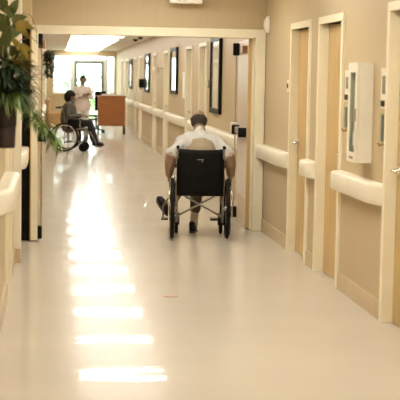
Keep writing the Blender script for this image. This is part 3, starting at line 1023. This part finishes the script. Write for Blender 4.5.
# ---- standing woman facing the camera
WX, WY = .71, 33.6
p3 = thing('person', 'standing person in pale pink tunic with folded arms, behind the seated person in grey', 'person', (WX, WY, 0), PI + .1)
bm = bmesh.new()
limb(bm, [(0, 0, .88), (0, 0, 1.02), (0, .01, 1.17), (0, 0, 1.29), (0, 0, 1.335)], [(.165, .105), (.135, .10), (.155, .11), (.16, .085), (.065, .055)], side=(1, 0, 0))
limb(bm, [(0, 0, 1.31), (0, .015, 1.41)], [.05, .046])
HM3 = Matrix.Translation((0, .03, 1.49))
head_geo(bm, HM3, .96)
A3 = {}
for s in (-1, 1):
    sh = V((s * .165, 0, 1.275)); el = V((s * .25, .05, 1.04)); wr = V((-s * .03, .19 + .03 * s, 1.10 + .02 * s))
    A3[s] = (sh, el, wr)
    limb(bm, [V((s * .1, 0, 1.28)), sh, sh.lerp(el, .5), el, el.lerp(wr, .4), wr], [.048, .048, .041, .035, .033, .024])
    hand_geo(bm, wr, (-s, .0, .15), (0, -1, 0), .35, .92, thumb=-s)
    limb(bm, [(s * .085, 0, .88), (s * .088, .01, .66), (s * .085, .01, .47), (s * .085, -.01, .33), (s * .085, -.01, .09), (s * .087, .0, .05)], [.085, .075, .052, .052, .034, .032])
fused('body', bm, 'skin2', p3, .009, 3)
eyes(p3, HM3, .96)
bm = bmesh.new()
limb(bm, [(0, 0, .74), (0, 0, .88), (0, 0, 1.02), (0, .01, 1.17), (0, 0, 1.28), (0, 0, 1.325)], [(.20, .135), (.19, .13), (.165, .12), (.175, .13), (.175, .10), (.08, .07)], side=(1, 0, 0))
for s in (-1, 1):
    sh, el, wr = A3[s]
    limb(bm, [V((s * .1, 0, 1.275)), sh, sh.lerp(el, .5), el, el.lerp(wr, .75)], [.062, .062, .056, .052, .042])
fused('tunic', bm, 'pink', p3, .010, 3, .010, 10)
bm = bmesh.new()
limb(bm, [(0, 0, .93), (0, 0, .86)], [(.165, .11), (.175, .12)], side=(1, 0, 0))
for s in (-1, 1):
    limb(bm, [(s * .085, 0, .88), (s * .088, .01, .66), (s * .085, .01, .47), (s * .085, -.01, .09)], [.10, .088, .07, .066])
fused('slacks', bm, 'wslack', p3, .010, 3, .008, 10)
for s in (-1, 1): shoe(p3, (s * .085, -.06, 0), (s * .11, .18, 0))
hair_cap(p3, HM3, 'bhair', lambda x, y, z: (z > .45 or y < .1) and z > -.5, .96, thick=.012)

# ------------------------------------------------------------------ far furniture
dk = thing('desk', 'orange-brown wooden desk with closed front panel in the far hall', 'desk', (1.56, 36.0, 0))
obj('front_panel', B(-.375, .375, 0, .025, .23, 1.03), 'desk', dk, bevel=.003)
obj('desktop', B(-.40, .40, -.03, .55, 1.03, 1.06), 'desk', dk, bevel=.004)
for x in (-.36, .36):
    obj('side_panel', B(x - .0125, x + .0125, .027, .5, .23, 1.028), 'desk', dk, bevel=.002)
    for y in (.03, .47):
        obj('leg', B(x - .02, x + .02, y - .015, y + .025, 0, .229), 'black', dk)
for k_, (x, y, sx, sy, h, lab) in enumerate([(-.12, .16, .15, .11, .05, 'pale stack of papers on the left half of the brown desk'), (.17, .2, .10, .13, .035, 'pale stack of papers on the right half of the brown desk')]):
    o = obj('paper_stack', B(-sx, sx, -sy, sy, 0, h), 'paper', bevel=.004)
    o.location = (1.56 + x, 36.0 + y, 1.06); o.rotation_euler = (0, 0, .1 - .25 * k_)
    tag(o, lab, 'papers')
ch = thing('office_chair', 'black office chair partly hidden behind the left end of the brown desk', 'chair', (1.17, 37.1, 0), .5)
obj('seat', B(-.20, .20, -.21, .21, .44, .50), 'vinyl', ch, bevel=.03)
obj('backrest', B(-.18, .18, -.25, -.20, .62, 1.17), 'vinyl', ch, bevel=.02)
obj('back_post', T([(0, -.1, .43), (0, -.27, .45), (0, -.275, .9)], .015), 'black', ch, True)
obj('gas_column', T([(0, 0, .08), (0, 0, .44)], .025, 12), 'black', ch, True)
bm = bmesh.new()
for k_ in range(5):
    a = k_ * 2 * PI / 5; tube(bm, [(0, 0, .1), (.25 * math.cos(a), .25 * math.sin(a), .07)], [.022, .014], 6)
obj('star_base', bm, 'black', ch)
for k_ in range(5):
    a = k_ * 2 * PI / 5; c = V((.25 * math.cos(a), .25 * math.sin(a), .03))
    obj('caster', T([c - V((.02, 0, 0)), c + V((.02, 0, 0))], .03, 12), 'black', ch)

# tan armchair shape added for a warm reflection by the far left wall
ac = thing('armchair', 'orange-tan armchair shape added for a warm reflection at the far left wall, behind the trailing plant leaves', 'armchair', (.12, 33.2, 0), -PI / 2)
obj('seat', B(-.27, .27, -.22, .30, .30, .46), 'tan', ac, bevel=.04)
obj('backrest', B(-.28, .28, -.36, -.24, .30, 1.02), 'tan', ac, bevel=.05)
for s in (-1, 1):
    a, b = sorted((s * .29, s * .37)); obj('armrest', B(a, b, -.30, .28, .28, .66), 'tan', ac, bevel=.03)
    for y in (-.27, .23): obj('leg', B(s * .29 - .02, s * .29 + .02, y - .02, y + .02, 0, .29), 'wood2', ac)


# ------------------------------------------------------------------ plants
def leaf_shape(bm, base, d, up_, L, Wd, droop, fold=.2, n=6):
    """pointed leaf with a folded midrib"""
    d = V(d).normalized(); s = d.cross(V(up_)).normalized()
    p = V(base); pts = []
    for i in range(n + 1):
        u = i / n
        wdt = Wd * math.sin(PI * min(1, (.06 + .94 * u)) ** .8) ** .9 if u < 1 else 0
        pts.append((p.copy(), max(0, wdt), s))
        d = (d + V((0, 0, -droop / n))).normalized(); p = p + d * L / n
    rows = []
    for q, wd_, s_ in pts:
        rows.append([bm.verts.new(q - s_ * wd_ + V((0, 0, fold * wd_))), bm.verts.new(q), bm.verts.new(q + s_ * wd_ + V((0, 0, fold * wd_)))])
    for i in range(n):
        for k in (0, 1): bm.faces.new([rows[i][k], rows[i][k + 1], rows[i + 1][k + 1], rows[i + 1][k]])


PX, PY = -.30, 8.0
pl = thing('hanging_planter', 'trailing green and yellow plant in a dark brown pot at the left photo edge', 'potted plant', (PX, PY, 1.17))
bm = bmesh.new()
prof = [(.055, 0), (.060, .003), (.066, .12), (.064, .125), (.068, .13), (.076, .31), (.086, .312), (.086, .345), (.076, .345), (.072, .32)]
bm = lathe(bm, prof, (0, 0, 0)); obj('pot', bm, 'pot', pl, True).modifiers.new('e', 'EDGE_SPLIT')
obj('soil', lathe(bmesh.new(), [(.071, .318), (.071, .325), (.03, .33)]), 'soil', pl, True)
bm = bmesh.new(); tube(bm, [(-.045, 0, .1), (-.06, 0, .12), (-.06, 0, .30), (-.045, 0, .32)], .006); obj('wall_bracket', bm, 'black', pl)
rnd = random.Random(3)
# spider leaves cascading to the right and down
bm = bmesh.new()
for k in range(200):
    a = rnd.uniform(-1.5, 1.5)
    d = V((math.cos(a) * .8, math.sin(a), rnd.uniform(.1, 1.1)))
    leaf_shape(bm, (rnd.uniform(-.03, .05), rnd.uniform(-.05, .05), .33), d, (0, 0, 1), rnd.uniform(.12, .26), rnd.uniform(.005, .009), rnd.uniform(1.5, 3.2), .3, 8)
for (bx_, by_, bz_, n_) in ((.12, .02, .28, 45), (.18, 0, .20, 45), (.235, -.02, .14, 50), (.275, .0, .08, 40), (.30, .02, .05, 26)):
    for k in range(n_):
        a = rnd.uniform(-PI, PI)
        d = V((math.cos(a) * .5 + .25, math.sin(a) * .7, rnd.uniform(-.6, .5)))
        leaf_shape(bm, (bx_ + rnd.uniform(-.02, .02), by_, bz_ + rnd.uniform(-.03, .03)), d, (.1, .1, 1), rnd.uniform(.05, .12), rnd.uniform(.004, .008), rnd.uniform(.5, 2.2), .3, 6)
obj('spider_leaves', bm, 'spider', pl, True)
bm = bmesh.new()
for k in range(430):
    a = rnd.uniform(-PI, PI); r0 = rnd.uniform(0, .115)
    d = V((math.cos(a), math.sin(a), rnd.uniform(-.4, 1.0)))
    leaf_shape(bm, (r0 * math.cos(a) + .03 * rnd.random(), r0 * math.sin(a), rnd.uniform(.30, .54)), d, (.1, 0, 1), rnd.uniform(.07, .15), rnd.uniform(.008, .018), rnd.uniform(.3, 1.8), .25)
obj('dark_leaves', bm, 'leafd', pl, True)
bm = bmesh.new()
tube(bm, [(0, 0, .33), (.02, 0, .5), (.03, .01, .66), (.05, 0, .80)], [.008, .006, .005, .003], 6)
tube(bm, [(0, .02, .33), (.05, .02, .45), (.09, .01, .56), (.12, 0, .62)], [.007, .006, .004, .003], 6)
tube(bm, [(0, -.02, .33), (-.02, -.02, .55), (.0, -.02, .75), (.0, -.02, .84)], [.007, .006, .004, .003], 6)
tube(bm, [(.06, 0, .76), (.11, 0, .82), (.155, 0, .80), (.185, 0, .72), (.19, 0, .64)], .0022, 5)
tube(bm, [(.05, 0, .60), (.10, 0, .66), (.16, 0, .67), (.21, 0, .62), (.225, 0, .54)], .0022, 5)
tube(bm, [(.03, 0, .33), (.12, .02, .30), (.19, 0, .22), (.25, -.01, .13), (.30, .02, .05)], .003, 5)
obj('stems', bm, 'stem', pl, True)
bm = bmesh.new()
for b_, d_, L_, W_, dr in [((.03, 0, .66), (.5, .1, .9), .16, .035, .7), ((.02, 0, .72), (-.4, .1, .8), .14, .035, .8), ((.03, 0, .62), (.3, .3, -.6), .17, .03, .3),
                           ((-.01, -.02, .70), (-.3, -.2, .9), .15, .04, .6), ((.03, .01, .70), (.7, 0, .5), .13, .035, .6), ((0, -.02, .60), (.1, -.3, .9), .16, .035, .5),
                           ((0, 0, .52), (-.3, -.1, .9), .2, .04, .3), ((.02, 0, .78), (.3, .1, .9), .14, .03, .5), ((.0, .02, .82), (-.2, .1, .9), .15, .03, .4), ((.04, 0, .76), (.8, 0, .6), .10, .028, .5), ((.05, 0, .80), (-.5, .2, .6), .12, .03, .9)]:
    leaf_shape(bm, b_, d_, (.2, .9, .3), L_, W_, dr)
obj('broad_leaves', bm, 'leafg', pl, True)
bm = bmesh.new()
for b_, d_, L_, W_, dr in [((.06, 0, .74), (.9, 0, .35), .13, .030, 1.0), ((.06, 0, .72), (.8, .1, .0), .12, .026, 1.2), ((.07, 0, .60), (.7, 0, .4), .12, .030, 1.4),
                           ((.08, 0, .55), (.8, .1, -.1), .12, .032, 1.2), ((.05, 0, .50), (.9, -.1, .3), .13, .03, 1.6), ((.04, 0, .66), (.6, 0, -.6), .12, .022, .6),
                           ((.10, 0, .60), (.3, 0, -.9), .12, .028, .2), ((.03, 0, .50), (.5, 0, .6), .14, .03, .8)]:
    leaf_shape(bm, b_, d_, (.1, .9, .4), L_, W_, dr)
obj('yellow_leaves', bm, 'leafy', pl, True)

# dark hanging plant in the far hall
hp_ = thing('hanging_plant', 'dark hanging plant on the far left wall in front of the bright window', 'plant', (-.12, 22.0, 2.0))
obj('plant_basket', lathe(bmesh.new(), [(.03, -.16), (.06, -.15), (.08, -.05), (.082, -.04)]), 'pot', hp_, True)
bm = bmesh.new()
for k in range(3):
    a = k * 2 * PI / 3; tube(bm, [(.075 * math.cos(a), .075 * math.sin(a), -.05), (0, 0, .2)], .002, 4)
tube(bm, [(0, 0, .2), (0, 0, .5)], .003, 4)
obj('hanging_chain', bm, 'metal', hp_)
bm = bmesh.new()
for k in range(260):
    a = rnd.uniform(-PI, PI); z = rnd.uniform(-.42, .02); r0 = .09 * (1 - abs(z + .1) * 1.2) * rnd.uniform(.5, 1)
    d = V((math.cos(a), math.sin(a), rnd.uniform(-1, .4)))
    leaf_shape(bm, (r0 * math.cos(a) + .02, r0 * math.sin(a), z), d, (.1, .1, 1), rnd.uniform(.05, .09), rnd.uniform(.012, .022), 1.0, .2, 4)
obj('foliage', bm, 'leafd', hp_, True)
